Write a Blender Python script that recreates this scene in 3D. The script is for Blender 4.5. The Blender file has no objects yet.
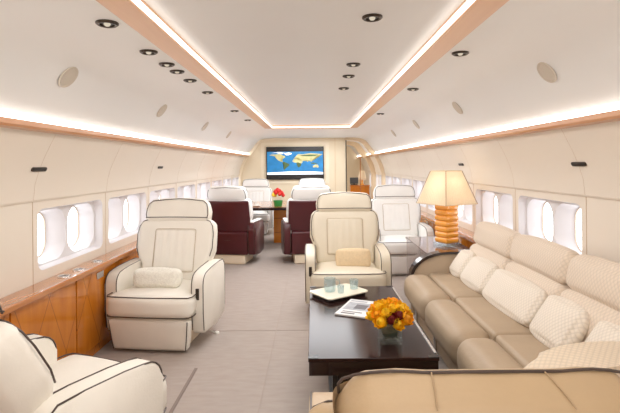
import bpy, bmesh, math, random
from mathutils import Vector, Matrix
random.seed(7)
PI = math.pi
scene = bpy.context.scene
C = scene.collection

# ------------------------------------------------------------------ materials
def lin(c):
    return tuple(((v/255)/12.92 if v/255 <= .04045 else ((v/255+.055)/1.055)**2.4) for v in c) + (1,)

def mat(name, col, rough=.5, metal=0, noise=0, nscale=20, bump=0, bscale=200, coat=0, emis=0, ecol=None, spec=.5, trans=0, sss=0, stretch=None):
    m = bpy.data.materials.new(name); m.use_nodes = True
    nt = m.node_tree; b = nt.nodes['Principled BSDF']
    b.inputs['Base Color'].default_value = lin(col)
    b.inputs['Roughness'].default_value = rough
    b.inputs['Metallic'].default_value = metal
    b.inputs['Specular IOR Level'].default_value = spec
    b.inputs['Coat Weight'].default_value = coat
    b.inputs['Coat Roughness'].default_value = .05
    b.inputs['Transmission Weight'].default_value = trans
    b.inputs['Subsurface Weight'].default_value = sss
    if emis:
        b.inputs['Emission Color'].default_value = lin(ecol or col)
        b.inputs['Emission Strength'].default_value = emis
    tc = nt.nodes.new('ShaderNodeTexCoord')
    src = tc.outputs['Object']
    if stretch:
        mp = nt.nodes.new('ShaderNodeMapping'); mp.inputs['Scale'].default_value = stretch
        nt.links.new(src, mp.inputs['Vector']); src = mp.outputs['Vector']
    nz = nt.nodes.new('ShaderNodeTexNoise'); nz.inputs['Scale'].default_value = nscale
    nz.inputs['Detail'].default_value = 4
    nt.links.new(src, nz.inputs['Vector'])
    mx = nt.nodes.new('ShaderNodeMix'); mx.data_type = 'RGBA'; mx.blend_type = 'MIX'
    k = noise
    mx.inputs['A'].default_value = lin(tuple(max(0, v*(1-k)) for v in col))
    mx.inputs['B'].default_value = lin(tuple(min(255, v*(1+k)) for v in col))
    nt.links.new(nz.outputs['Fac'], mx.inputs['Factor'])
    nt.links.new(mx.outputs['Result'], b.inputs['Base Color'])
    if bump:
        n2 = nt.nodes.new('ShaderNodeTexNoise'); n2.inputs['Scale'].default_value = bscale
        nt.links.new(tc.outputs['Object'], n2.inputs['Vector'])
        bp = nt.nodes.new('ShaderNodeBump'); bp.inputs['Strength'].default_value = bump
        bp.inputs['Distance'].default_value = .01
        nt.links.new(n2.outputs['Fac'], bp.inputs['Height'])
        nt.links.new(bp.outputs['Normal'], b.inputs['Normal'])
    return m

def wood_mat(name, c1, c2, rough=.2, coat=.5, scale=3, rot=(0,0,0), stretch=(1,1,1), lines=False, spec=.5):
    m = bpy.data.materials.new(name); m.use_nodes = True
    nt = m.node_tree; b = nt.nodes['Principled BSDF']
    b.inputs['Roughness'].default_value = rough
    b.inputs['Coat Weight'].default_value = coat; b.inputs['Coat Roughness'].default_value = .06
    b.inputs['Specular IOR Level'].default_value = spec
    tc = nt.nodes.new('ShaderNodeTexCoord'); mp = nt.nodes.new('ShaderNodeMapping')
    mp.inputs['Rotation'].default_value = rot; mp.inputs['Scale'].default_value = stretch
    nt.links.new(tc.outputs['Object'], mp.inputs['Vector'])
    nz = nt.nodes.new('ShaderNodeTexNoise'); nz.inputs['Scale'].default_value = scale
    nz.inputs['Detail'].default_value = 6; nz.inputs['Distortion'].default_value = .6
    nt.links.new(mp.outputs['Vector'], nz.inputs['Vector'])
    mx = nt.nodes.new('ShaderNodeMix'); mx.data_type = 'RGBA'
    mx.inputs['A'].default_value = lin(c1); mx.inputs['B'].default_value = lin(c2)
    nt.links.new(nz.outputs['Fac'], mx.inputs['Factor'])
    out = mx.outputs['Result']
    if lines:      # fine slanted inlay lines
        sp = nt.nodes.new('ShaderNodeSeparateXYZ'); nt.links.new(tc.outputs['Object'], sp.inputs[0])
        def mth(op, a, bb=None):
            n = nt.nodes.new('ShaderNodeMath'); n.operation = op
            for i, v in enumerate((a, bb)):
                if v is None: continue
                if isinstance(v, (int, float)): n.inputs[i].default_value = v
                else: nt.links.new(v, n.inputs[i])
            return n.outputs[0]
        for k, f in ((.45, 3.1), (-.6, 2.3)):
            t = mth('ADD', sp.outputs['Y'], mth('MULTIPLY', sp.outputs['Z'], k))
            fr = mth('FRACT', mth('MULTIPLY', t, f))
            ln = mth('LESS_THAN', fr, .022)
            m2 = nt.nodes.new('ShaderNodeMix'); m2.data_type = 'RGBA'
            nt.links.new(mth('MULTIPLY', ln, .45), m2.inputs['Factor'])
            nt.links.new(out, m2.inputs['A']); m2.inputs['B'].default_value = lin((92, 46, 16))
            out = m2.outputs['Result']
    nt.links.new(out, b.inputs['Base Color'])
    return m

def quilt_mat(name, col, freq=42, plane='YZ', rough=.75):
    """diamond stitched fabric"""
    m = bpy.data.materials.new(name); m.use_nodes = True
    nt = m.node_tree; b = nt.nodes['Principled BSDF']
    b.inputs['Roughness'].default_value = rough; b.inputs['Sheen Weight'].default_value = .15
    tc = nt.nodes.new('ShaderNodeTexCoord')
    sp = nt.nodes.new('ShaderNodeSeparateXYZ'); nt.links.new(tc.outputs['Object'], sp.inputs[0])
    def mth(op, a, bb=None):
        n = nt.nodes.new('ShaderNodeMath'); n.operation = op
        for i, v in enumerate((a, bb)):
            if v is None: continue
            if isinstance(v, (int, float)): n.inputs[i].default_value = v
            else: nt.links.new(v, n.inputs[i])
        return n.outputs[0]
    u, v = sp.outputs[plane[0]], sp.outputs[plane[1]]
    a = mth('SINE', mth('MULTIPLY', mth('ADD', u, mth('MULTIPLY', v, .8)), freq*2))
    c = mth('SINE', mth('MULTIPLY', mth('SUBTRACT', u, mth('MULTIPLY', v, .8)), freq*2))
    h = mth('MULTIPLY', mth('ABSOLUTE', a), mth('ABSOLUTE', c))
    h = mth('POWER', h, .4)
    mx = nt.nodes.new('ShaderNodeMix'); mx.data_type = 'RGBA'
    mx.inputs['A'].default_value = lin(tuple(x*.90 for x in col)); mx.inputs['B'].default_value = lin(col)
    nt.links.new(h, mx.inputs['Factor']); nt.links.new(mx.outputs['Result'], b.inputs['Base Color'])
    bp = nt.nodes.new('ShaderNodeBump'); bp.inputs['Strength'].default_value = .35; bp.inputs['Distance'].default_value = .006
    nt.links.new(h, bp.inputs['Height']); nt.links.new(bp.outputs['Normal'], b.inputs['Normal'])
    return m

def emit_mat(name, col, s):
    m = bpy.data.materials.new(name); m.use_nodes = True
    nt = m.node_tree; nt.nodes.remove(nt.nodes['Principled BSDF'])
    e = nt.nodes.new('ShaderNodeEmission'); e.inputs['Color'].default_value = lin(col); e.inputs['Strength'].default_value = s
    nt.links.new(e.outputs[0], nt.nodes['Material Output'].inputs[0])
    return m

def glass_mat(name, tint, gloss=.12, alpha=.85):
    m = bpy.data.materials.new(name); m.use_nodes = True
    nt = m.node_tree; nt.nodes.remove(nt.nodes['Principled BSDF'])
    t = nt.nodes.new('ShaderNodeBsdfTransparent'); t.inputs[0].default_value = lin(tint)
    g = nt.nodes.new('ShaderNodeBsdfGlossy'); g.inputs['Roughness'].default_value = .03
    d = nt.nodes.new('ShaderNodeBsdfDiffuse'); d.inputs[0].default_value = lin(tint)
    mx = nt.nodes.new('ShaderNodeMixShader'); mx.inputs[0].default_value = gloss
    m2 = nt.nodes.new('ShaderNodeMixShader'); m2.inputs[0].default_value = alpha
    nt.links.new(d.outputs[0], m2.inputs[1]); nt.links.new(t.outputs[0], m2.inputs[2])
    nt.links.new(m2.outputs[0], mx.inputs[1]); nt.links.new(g.outputs[0], mx.inputs[2])
    nt.links.new(mx.outputs[0], nt.nodes['Material Output'].inputs[0])
    return m

M = {}
M['white_leather'] = mat('white_leather', (236, 230, 219), .42, noise=.03, nscale=6, bump=.08, bscale=90)
M['cool_lit_leather'] = mat('cool_lit_leather', (238, 237, 234), .42, noise=.03, nscale=6, bump=.08, bscale=90)  # chair leather with the cool light of the far seats in its colour
M['warm_lit_leather'] = mat('warm_lit_leather', (218, 207, 187), .42, noise=.03, nscale=6, bump=.08, bscale=90)  # same leather, warm light cast put into the colour
M['shaded_leather'] = mat('shaded_leather', (184, 157, 122), .45, noise=.04, nscale=5, bump=.08, bscale=90)  # leather darkened to paint in the shade on the chair back
M['sofa_leather'] = mat('sofa_leather', (174, 153, 128), .55, noise=.05, nscale=5, bump=.12, bscale=60)
M['piping'] = mat('dark_piping', (74, 60, 53), .4)
M['seam'] = mat('seam_thread', (186, 166, 138), .6)
M['seam_dark'] = mat('seam_brown', (172, 145, 112), .6)
M['burgundy'] = mat('burgundy_leather', (74, 22, 28), .3, noise=.08, nscale=8, bump=.05)
M['wall'] = mat('cream_sidewall', (232, 222, 208), .55, noise=.012, nscale=2)
M['upper'] = mat('upper_panel', (238, 238, 237), .5, noise=.01, nscale=2)
M['ceil'] = mat('ceiling_white', (231, 231, 231), .45, noise=.01, nscale=2)
M['bulk'] = mat('bulkhead_cream', (232, 217, 190), .55, noise=.02, nscale=3)
M['bulk_trim'] = mat('bulkhead_trim', (222, 200, 168), .5, noise=.02, nscale=3)
M['bulk_light'] = mat('bulkhead_light', (238, 224, 200), .55, noise=.02, nscale=3)
M['panelseam'] = mat('panel_seam', (206, 184, 160), .6)
M['recess'] = mat('window_recess', (228, 225, 227), .5)
M['trimwood'] = wood_mat('ceiling_trim_wood', (222, 174, 134), (234, 190, 152), .35, .2, 4, stretch=(8, .5, 8))
M['valwood'] = wood_mat('valance_wood', (200, 138, 90), (222, 164, 116), .3, .3, 4, stretch=(8, .6, 8))
M['cabwood'] = wood_mat('cabinet_wood', (170, 92, 14), (222, 138, 40), .13, .5, 2.2, stretch=(3, 5, .8), lines=True)
M['ledgewood'] = wood_mat('ledge_wood', (164, 94, 40), (204, 134, 68), .15, .7, 4, stretch=(6, .8, 6))
M['darkgloss'] = wood_mat('dark_gloss_wood', (36, 21, 19), (52, 32, 28), .14, .0, 5, stretch=(2, 6, 2), spec=.2)
M['darkedge'] = mat('dark_edge_wood', (30, 14, 14), .2, coat=.5)
M['tablegrey'] = wood_mat('end_table_veneer', (98, 76, 70), (128, 102, 94), .14, .8, 4, stretch=(2, 5, 2))
M['chrome'] = mat('chrome', (205, 205, 205), .18, metal=1)
M['darkchrome'] = mat('dark_chrome', (84, 76, 70), .3, metal=1)
M['black'] = mat('black_plastic', (24, 20, 20), .35)
M['grille'] = mat('speaker_grille', (206, 196, 182), .7, noise=.05, nscale=300)
M['cove'] = emit_mat('cove_light', (255, 251, 245), 6.0)
M['cove2'] = emit_mat('ceiling_cove_light', (255, 248, 238), 3.0)
M['bulb'] = emit_mat('bulb_glow', (255, 240, 215), .7)
M['pane'] = glass_mat('window_glass', (250, 252, 255), .04, .95)
M['clear'] = glass_mat('clear_glass', (240, 247, 249), .12, .92)
M['vaseglass'] = glass_mat('vase_glass', (246, 249, 247), .09, .98)
M['amber'] = mat('amber_glass', (234, 158, 58), .12, coat=.8, noise=.06, nscale=6, emis=.05, ecol=(240, 160, 60))  # faint emission stands in for light passing through the glass
M['whiteplastic'] = mat('white_plastic', (238, 236, 230), .4)
M['pillow_fur'] = mat('fluffy_cream', (240, 234, 222), .95, noise=.08, nscale=60, bump=.8, bscale=120)
M['pillow_linen'] = mat('linen_beige', (222, 198, 162), .9, noise=.06, nscale=50, bump=.5, bscale=150)
M['quilt'] = quilt_mat('quilted_cream', (236, 225, 210), 62, 'YZ')
M['quilt_back'] = quilt_mat('quilted_sofa_back', (228, 211, 192), 60, 'YZ')
M['quilt_arm'] = quilt_mat('quilted_arm', (226, 208, 184), 60, 'XY')
M['tray'] = mat('tray_cream', (232, 226, 206), .2, coat=.4)
M['paper'] = mat('paper', (218, 216, 214), .5, noise=.05, nscale=30)
M['print_grey'] = mat('print_grey', (150, 152, 158), .5, noise=.3, nscale=25)
M['print_dark'] = mat('print_dark', (84, 80, 84), .5, noise=.3, nscale=35)
M['petal'] = mat('orange_petals', (255, 184, 12), .6, noise=.12, nscale=18, sss=.1)
M['petal2'] = mat('deep_orange_petals', (255, 156, 6), .6, noise=.12, nscale=18, sss=.1)
M['maroon'] = mat('maroon_petals', (110, 20, 18), .55, noise=.2, nscale=18)
M['red'] = mat('red_petals', (206, 30, 24), .55, noise=.1, nscale=18)
M['yellow'] = mat('yellow_petals', (246, 206, 60), .55)
M['leaf'] = mat('dark_leaf', (22, 52, 22), .5, noise=.2, nscale=20)
M['green'] = mat('bright_green', (40, 140, 70), .4)
M['ocean'] = mat('screen_ocean', (26, 108, 160), .4, noise=.25, nscale=9, emis=.55, ecol=(20, 110, 165))
M['land'] = mat('screen_land', (176, 170, 122), .4, noise=.25, nscale=14, emis=.55, ecol=(180, 170, 118))
M['landgreen'] = mat('screen_green', (70, 90, 50), .4, noise=.3, nscale=14, emis=.35, ecol=(74, 96, 56))
M['ice'] = mat('screen_ice', (236, 240, 244), .4, emis=.7, ecol=(236, 240, 246))
M['screenblack'] = mat('screen_black', (16, 10, 10), .25)

def carpet():
    m = bpy.data.materials.new('woven_carpet'); m.use_nodes = True
    nt = m.node_tree; b = nt.nodes['Principled BSDF']; b.inputs['Roughness'].default_value = .95
    b.inputs['Specular IOR Level'].default_value = .1
    tc = nt.nodes.new('ShaderNodeTexCoord'); mp = nt.nodes.new('ShaderNodeMapping')
    mp.inputs['Scale'].default_value = (2.5, 9, 1); nt.links.new(tc.outputs['Object'], mp.inputs['Vector'])
    nz = nt.nodes.new('ShaderNodeTexNoise'); nz.inputs['Scale'].default_value = 3; nz.inputs['Detail'].default_value = 8
    nt.links.new(mp.outputs['Vector'], nz.inputs['Vector'])
    mx = nt.nodes.new('ShaderNodeMix'); mx.data_type = 'RGBA'
    mx.inputs['A'].default_value = lin((164, 151, 143)); mx.inputs['B'].default_value = lin((184, 173, 165))
    nt.links.new(nz.outputs['Fac'], mx.inputs['Factor']); nt.links.new(mx.outputs['Result'], b.inputs['Base Color'])
    n2 = nt.nodes.new('ShaderNodeTexNoise'); n2.inputs['Scale'].default_value = 260
    nt.links.new(tc.outputs['Object'], n2.inputs['Vector'])
    bp = nt.nodes.new('ShaderNodeBump'); bp.inputs['Strength'].default_value = .3; bp.inputs['Distance'].default_value = .005
    nt.links.new(n2.outputs['Fac'], bp.inputs['Height']); nt.links.new(bp.outputs['Normal'], b.inputs['Normal'])
    return m
M['carpet'] = carpet()

def shade_material():
    m = bpy.data.materials.new('pleated_shade'); m.use_nodes = True
    nt = m.node_tree; nt.nodes.remove(nt.nodes['Principled BSDF'])
    d = nt.nodes.new('ShaderNodeBsdfDiffuse'); d.inputs[0].default_value = lin((244, 234, 214))
    t = nt.nodes.new('ShaderNodeBsdfTranslucent'); t.inputs[0].default_value = lin((248, 234, 208))
    mx = nt.nodes.new('ShaderNodeMixShader'); mx.inputs[0].default_value = .5
    nz = nt.nodes.new('ShaderNodeTexNoise'); nz.inputs['Scale'].default_value = 60
    nt.links.new(d.outputs[0], mx.inputs[1]); nt.links.new(t.outputs[0], mx.inputs[2])
    nt.links.new(mx.outputs[0], nt.nodes['Material Output'].inputs[0])
    return m
M['shade'] = shade_material()

# ------------------------------------------------------------------ mesh helpers
class MB:
    def __init__(self): self.bm = bmesh.new()
    def cushion(self, c, h, r=.03, bulge=0, n=4, fn=None, mtx=None):
        """rounded, slightly inflated box: centre c, half sizes h"""
        h = Vector(h); r = min(r, min(h)*.999)
        bm = self.bm
        def ticks(a):
            H = h[a]; i = H-r
            e = [.0, .25, .6]
            lo = [-H + r*x for x in e]
            mid = [-i + 2*i*k/n for k in range(n+1)]
            return lo + mid + [-x for x in reversed(lo)]
        T = [ticks(0), ticks(1), ticks(2)]
        cache = {}
        def vert(p):
            key = tuple(round(x, 6) for x in p)
            if key in cache: return cache[key]
            q = Vector([max(-(h[k]-r), min(h[k]-r, p[k])) for k in range(3)])
            d = Vector(p)-q
            o = q + (d.normalized()*r if d.length > 1e-9 else Vector((0,0,0)))
            if bulge:
                for a in range(3):
                    if abs(abs(p[a])-h[a]) < 1e-6:
                        b_, c_ = [k for k in range(3) if k != a]
                        o[a] += math.copysign(bulge*(1-(p[b_]/h[b_])**2)*(1-(p[c_]/h[c_])**2), p[a])
            if fn: o = Vector(fn(o))
            o = o + Vector(c)
            if mtx: o = mtx @ o
            v = bm.verts.new(o); cache[key] = v
            return v
        for a in range(3):
            b_, c_ = [(1,2),(2,0),(0,1)][a]
            for s in (-1, 1):
                for i in range(len(T[b_])-1):
                    for j in range(len(T[c_])-1):
                        vs = []
                        for (di, dj) in ((0,0),(1,0),(1,1),(0,1)):
                            p = [0,0,0]; p[a] = s*h[a]; p[b_] = T[b_][i+di]; p[c_] = T[c_][j+dj]
                            vs.append(vert(p))
                        if s < 0: vs.reverse()
                        if len(set(vs)) >= 3:
                            try: bm.faces.new(vs)
                            except ValueError: pass
        return self
    def box(self, lo, hi, bev=0, mtx=None):
        lo, hi = Vector(lo), Vector(hi)
        r = bmesh.ops.create_cube(self.bm, size=1)
        for v in r['verts']:
            v.co = Vector([(lo[k]+hi[k])/2 + v.co[k]*(hi[k]-lo[k]) for k in range(3)])
        vs = r['verts']
        if bev:
            es = list({e for v in vs for e in v.link_edges})
            res = bmesh.ops.bevel(self.bm, geom=es, offset=bev, segments=2, affect='EDGES', profile=.5)
            vs = list({v for f in res['faces'] for v in f.verts} | {v for v in vs if v.is_valid})
        if mtx:
            for v in vs: v.co = mtx @ v.co
        return self
    def prism(self, prof, axis, a, b, bev=0, mtx=None):
        """closed 2D profile extruded along axis from a to b; profile coords are the other two axes in order"""
        bm = self.bm
        def mk(p, t):
            q = list(p); q.insert(axis, t); return Vector(q)
        v0 = [bm.verts.new(mk(p, a)) for p in prof]; v1 = [bm.verts.new(mk(p, b)) for p in prof]
        n = len(prof); fs = []
        fs.append(bm.faces.new(v0)); fs.append(bm.faces.new(list(reversed(v1))))
        for i in range(n):
            fs.append(bm.faces.new((v0[i], v1[i], v1[(i+1) % n], v0[(i+1) % n])))
        vs = v0+v1
        if bev:
            es = list({e for f in fs[:2] for e in f.edges})
            res = bmesh.ops.bevel(bm, geom=es, offset=bev, segments=3, affect='EDGES', profile=.5)
            vs = list({v for f in res['faces'] for v in f.verts} | {v for v in vs if v.is_valid})
            extra = set()
            for v in vs:
                for f in v.link_faces: extra.update(f.verts)
            vs = list(extra)
        bmesh.ops.recalc_face_normals(bm, faces=list({f for v in vs for f in v.link_faces}))
        if mtx:
            for v in vs: v.co = mtx @ v.co
        return self
    def tube(self, pts, r, seg=6, closed=False, mtx=None):
        pts = [Vector(p) for p in pts]
        if mtx: pts = [mtx @ p for p in pts]
        bm = self.bm; n = len(pts); rings = []
        up = None
        for i, p in enumerate(pts):
            if closed: t = pts[(i+1) % n]-pts[i-1]
            else: t = pts[min(i+1, n-1)]-pts[max(i-1, 0)]
            t.normalize()
            if up is None:
                up = Vector((0,0,1)) if abs(t.z) < .9 else Vector((1,0,0))
            up = up - t*up.dot(t)
            if up.length < 1e-6: up = t.orthogonal()
            up.normalize(); s = t.cross(up)
            rings.append([bm.verts.new(p + (up*math.cos(2*PI*k/seg)+s*math.sin(2*PI*k/seg))*r) for k in range(seg)])
        m = n if closed else n-1
        for i in range(m):
            A, B = rings[i], rings[(i+1) % n]
            for k in range(seg):
                bm.faces.new((A[k], A[(k+1) % seg], B[(k+1) % seg], B[k]))
        if not closed:
            bm.faces.new(list(reversed(rings[0]))); bm.faces.new(rings[-1])
        return self
    def lathe(self, prof, c=(0,0,0), seg=24, mtx=None, cap=True):
        bm = self.bm; rings = []
        for (r, z) in prof:
            ring = []
            for k in range(seg):
                p = Vector((c[0]+r*math.cos(2*PI*k/seg), c[1]+r*math.sin(2*PI*k/seg), c[2]+z))
                ring.append(bm.verts.new(mtx @ p if mtx else p))
            rings.append(ring)
        for A, B in zip(rings, rings[1:]):
            for k in range(seg):
                bm.faces.new((A[k], A[(k+1) % seg], B[(k+1) % seg], B[k]))
        if cap:
            bm.faces.new(list(reversed(rings[0]))); bm.faces.new(rings[-1])
        return self
    def quad(self, *ps):
        self.bm.faces.new([self.bm.verts.new(p) for p in ps]); return self
    def holes(self, outer, inners, fn):
        """planar sheet with holes: loops of 2D points mapped to 3D by fn; returns"""
        b2 = bmesh.new(); es = []
        for loop in [outer]+inners:
            vs = [b2.verts.new((p[0], p[1], 0)) for p in loop]
            for i in range(len(vs)): es.append(b2.edges.new((vs[i], vs[(i+1) % len(vs)])))
        bmesh.ops.triangle_fill(b2, edges=es, use_beauty=True, use_dissolve=False)
        mp = {}
        for f in b2.faces:
            for v in f.verts:
                if v not in mp: mp[v] = self.bm.verts.new(fn(v.co.x, v.co.y))
            self.bm.faces.new([mp[v] for v in f.verts])
        b2.free(); return self
    def loft(self, loops):
        L = [[self.bm.verts.new(p) for p in l] for l in loops]
        n = len(L[0])
        for A, B in zip(L, L[1:]):
            for k in range(n): self.bm.faces.new((A[k], A[(k+1) % n], B[(k+1) % n], B[k]))
        return self
    def build(self, name, material, parent=None, smooth=True, ang=40, recalc=False, kind=None, loc=None):
        if recalc: bmesh.ops.recalc_face_normals(self.bm, faces=self.bm.faces[:])
        me = bpy.data.meshes.new(name); self.bm.to_mesh(me); self.bm.free()
        me.materials.append(material)
        if smooth:
            me.polygons.foreach_set('use_smooth', [True]*len(me.polygons))
            try: me.set_sharp_from_angle(angle=math.radians(ang))
            except Exception: pass
        o = bpy.data.objects.new(name, me); C.objects.link(o)
        if parent: o.parent = parent
        if kind: o['kind'] = kind
        if loc:
            o.location = loc
            me.transform(Matrix.Translation(-Vector(loc)))
        return o

def tag(o, label, cat, group=None):
    o['label'] = label; o['category'] = cat
    if group: o['group'] = group
    return o
def thing(name, label, cat, loc=(0,0,0), rz=0, group=None):
    o = bpy.data.objects.new(name, None); C.objects.link(o)
    o.empty_display_size = .1
    o.location = loc; o.rotation_euler = (0,0,rz)
    return tag(o, label, cat, group)
def rrect(w, h, r, n=5, cx=0, cy=0):
    """rounded rectangle half sizes w,h"""
    out = []
    for (sx, sy, a0) in ((1,1,0),(-1,1,90),(-1,-1,180),(1,-1,270)):
        for k in range(n+1):
            a = math.radians(a0+90*k/n)
            out.append((cx+sx*(w-r)+r*math.cos(a), cy+sy*(h-r)+r*math.sin(a)))
    return out
def ordinal(n): return ['nearest', 'second nearest', 'third nearest', 'fourth nearest', 'fifth nearest', 'sixth nearest', 'seventh nearest', 'farthest'][n]

# ------------------------------------------------------------------ camera
F = 450.0; CX, CZ = .026, 1.45
cam = bpy.data.cameras.new('camera'); co = bpy.data.objects.new('camera', cam); C.objects.link(co)
cam.sensor_width = 36; cam.lens = F/620*36
co.location = (CX, 0, CZ); co.rotation_euler = (Matrix.Rotation(PI/2, 3, 'X') @ Matrix.Rotation(math.radians(-.55), 3, 'Z')).to_euler()
cam.shift_x = -3/620; cam.shift_y = -41.5/620
cam.clip_start = .05
scene.camera = co

# ------------------------------------------------------------------ shell
Y0, YB, YE = -1.6, 11.0, 15.4          # rear wall, bulkhead, end of corridor
XW = 1.785                             # window band
SEAM0, PITCH, NWIN = 2.90, 1.016, {-1: 8, 1: 11}
BZ0, BZ1 = .68, 1.233
UPPER = [(1.60, 1.71), (1.535, 1.752), (1.47, 1.835), (1.41, 1.915), (1.36, 1.984), (1.31, 2.038), (1.24, 2.076), (1.15, 2.098), (1.05, 2.107), (.82, 2.112)]
SIDE = [(1.765, BZ1+.008), (1.755, 1.34), (1.728, 1.43), (1.69, 1.52), (1.65, 1.60), (1.61, 1.68), (1.60, 1.72)]
MB().box((-1.9, Y0, -.08), (1.9, YE, 0)).build('floor', M['carpet'], kind='structure', smooth=False)

def wall(side, s):
    NW = NWIN[s]
    w = MB(); bm = w.bm
    prof = [(XW, 0), (XW, BZ0)]
    def strip(pr, ya, yb):
        vs = [[bm.verts.new((s*x, y, z)) for (x, z) in pr] for y in (ya, yb)]
        for i in range(len(pr)-1):
            bm.faces.new((vs[0][i], vs[1][i], vs[1][i+1], vs[0][i+1]))
    strip(prof, Y0, YE)
    strip([(XW, BZ1), (XW-.002, BZ1+.004)] + SIDE, Y0, YE)
    strip([(XW, BZ0), (XW, BZ1)], Y0, SEAM0)
    strip([(XW, BZ0), (XW, BZ1)], SEAM0+PITCH*NW, YE)
    for k in range(NW):
        ya = SEAM0+PITCH*k; yc = ya+PITCH/2
        outer = [(ya, BZ0), (ya+PITCH, BZ0), (ya+PITCH, BZ1), (ya, BZ1)]
        inner = rrect(.455, .205, .06, 6, yc, .97)
        w.holes(outer, [inner], lambda a, b: (s*XW, a, b))
    bmesh.ops.remove_doubles(bm, verts=bm.verts[:], dist=.0005)
    o = w.build('wall_'+side, M['wall'], kind='structure', ang=30)
    u = MB(); bm = u.bm
    vs = [[bm.verts.new((s*x, y, z)) for (x, z) in UPPER] for y in (Y0, YE)]
    for i in range(len(UPPER)-1):
        bm.faces.new((vs[0][i], vs[1][i], vs[1][i+1], vs[0][i+1]))
    u.build('ceiling_'+side, M['upper'], kind='structure', ang=60)
wall('left', -1); wall('right', 1)

# windows: deep shared recess, two oval openings, glass
nwin = 0
for s in (-1, 1):
    for k in range(NWIN[s]):
        nwin += 1
        yc = SEAM0+PITCH*k+PITCH/2
        root = bpy.data.objects.new('window_%d' % nwin, None); C.objects.link(root)
        root.location = (s*XW, yc, .97); root['kind'] = 'structure'
        D1, D2 = .06, .17
        inner = rrect(.455, .205, .06, 6)
        fr = MB()
        fr.loft([[(0, a, b) for a, b in inner], [(s*.012, a*.985, b*.97) for a, b in inner], [(s*D1, a*.965, b*.93) for a, b in inner]])
        ov = [rrect(.205, .184, .13, 8, c_, 0) for c_ in (-.218, .218)]
        fr.holes([(a*.965, b*.93) for a, b in inner], ov, lambda a, b: (s*D1, a, b))
        ov2 = [rrect(.128, .160, .1, 8, c_, 0) for c_ in (-.235, .235)]
        for A, B in zip(ov, ov2):
            fr.loft([[(s*D1, a, b) for a, b in A], [(s*D2, a, b) for a, b in B]])
        bmesh.ops.remove_doubles(fr.bm, verts=fr.bm.verts[:], dist=.0004)
        fr.build('window_frame', M['recess'], root, ang=50)
        for B in ov2:
            p = MB(); p.bm.faces.new([p.bm.verts.new((s*(D2-.004), a, b)) for a, b in B])
            p.build('window_pane', M['pane'], root, smooth=False)
            g = MB(); g.tube([(s*(D2-.01), a, b) for a, b in B], .004, 5, True)
            g.build('window_seal', M['panelseam'], root)

ntrim = [0]
def trim(mb, m, **k):
    ntrim[0] += 1
    return mb.build('trim_%d' % ntrim[0], m, kind='structure', **k)
for s in (-1, 1):
    # wooden valance lip with the light strip above it
    trim(MB().prism([(s*1.612, 1.664), (s*1.545, 1.668), (s*1.53, 1.680), (s*1.53, 1.708), (s*1.60, 1.715)], 1, Y0, YE), M['valwood'], smooth=False)
    trim(MB().prism([(s*1.60, 1.708), (s*1.54, 1.708), (s*1.545, 1.768), (s*1.60, 1.768)], 1, Y0, YE), M['cove'], smooth=False)
    # ceiling trim in pale wood
    trim(MB().prism([(s*.825, 2.108), (s*.70, 2.104), (s*.695, 2.112), (s*.695, 2.165), (s*.825, 2.165)], 1, Y0, 8.02), M['trimwood'], smooth=False)
    trim(MB().prism([(s*.695, 2.116), (s*.685, 2.118), (s*.685, 2.14), (s*.695, 2.14)], 1, Y0, 8.02), M['cove2'], smooth=False)
    # panel seams
    for k in range(NWIN[s]+1):
        y = SEAM0+PITCH*k
        t = MB()
        t.tube([(s*(XW), y, BZ0), (s*(XW), y, BZ1)], .0035, 5)
        t.tube([(s*(x+.0006), y-.02, z) for x, z in SIDE[:-1]], .0016, 5)
        trim(t, M['panelseam'])
    trim(MB().prism([(s*XW, BZ1-.006), (s*(XW-.012), BZ1-.004), (s*(XW-.02), BZ1+.012), (s*1.765, BZ1+.012)], 1, Y0, YE), M['wall'], smooth=False)
MB().box((-.84, Y0, 2.165), (.84, 8.05, 2.2)).build('ceiling', M['ceil'], kind='structure', smooth=False)
trim(MB().box((-.695, 8.0, 2.104), (.695, 8.12, 2.165)), M['trimwood'], smooth=False)
trim(MB().box((-.685, 7.99, 2.116), (.685, 8.0, 2.14)), M['cove2'], smooth=False)
MB().box((-.83, 8.1, 2.11), (.83, YE, 2.2)).build('ceiling_front', M['upper'], kind='structure', smooth=False)
MB().box((-1.9, Y0-.06, 0), (1.9, Y0, 2.2)).build('wall_back', M['wall'], kind='structure', smooth=False)
MB().box((-1.9, YE, 0), (1.9, YE+.06, 2.2)).build('wall_end', M['bulk'], kind='structure', smooth=False)

# bulkhead following the cabin section
lp = [(-XW, 0), (-XW, BZ1)] + [(-x, z) for x, z in SIDE[1:]] + [(-x, z) for x, z in UPPER[1:]]
MB().prism([(.84, 0)] + [(.84, 2.11)] + list(reversed(lp)), 1, YB, YB+.06).build('wall_front', M['bulk'], kind='structure', smooth=False, recalc=True)
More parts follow.
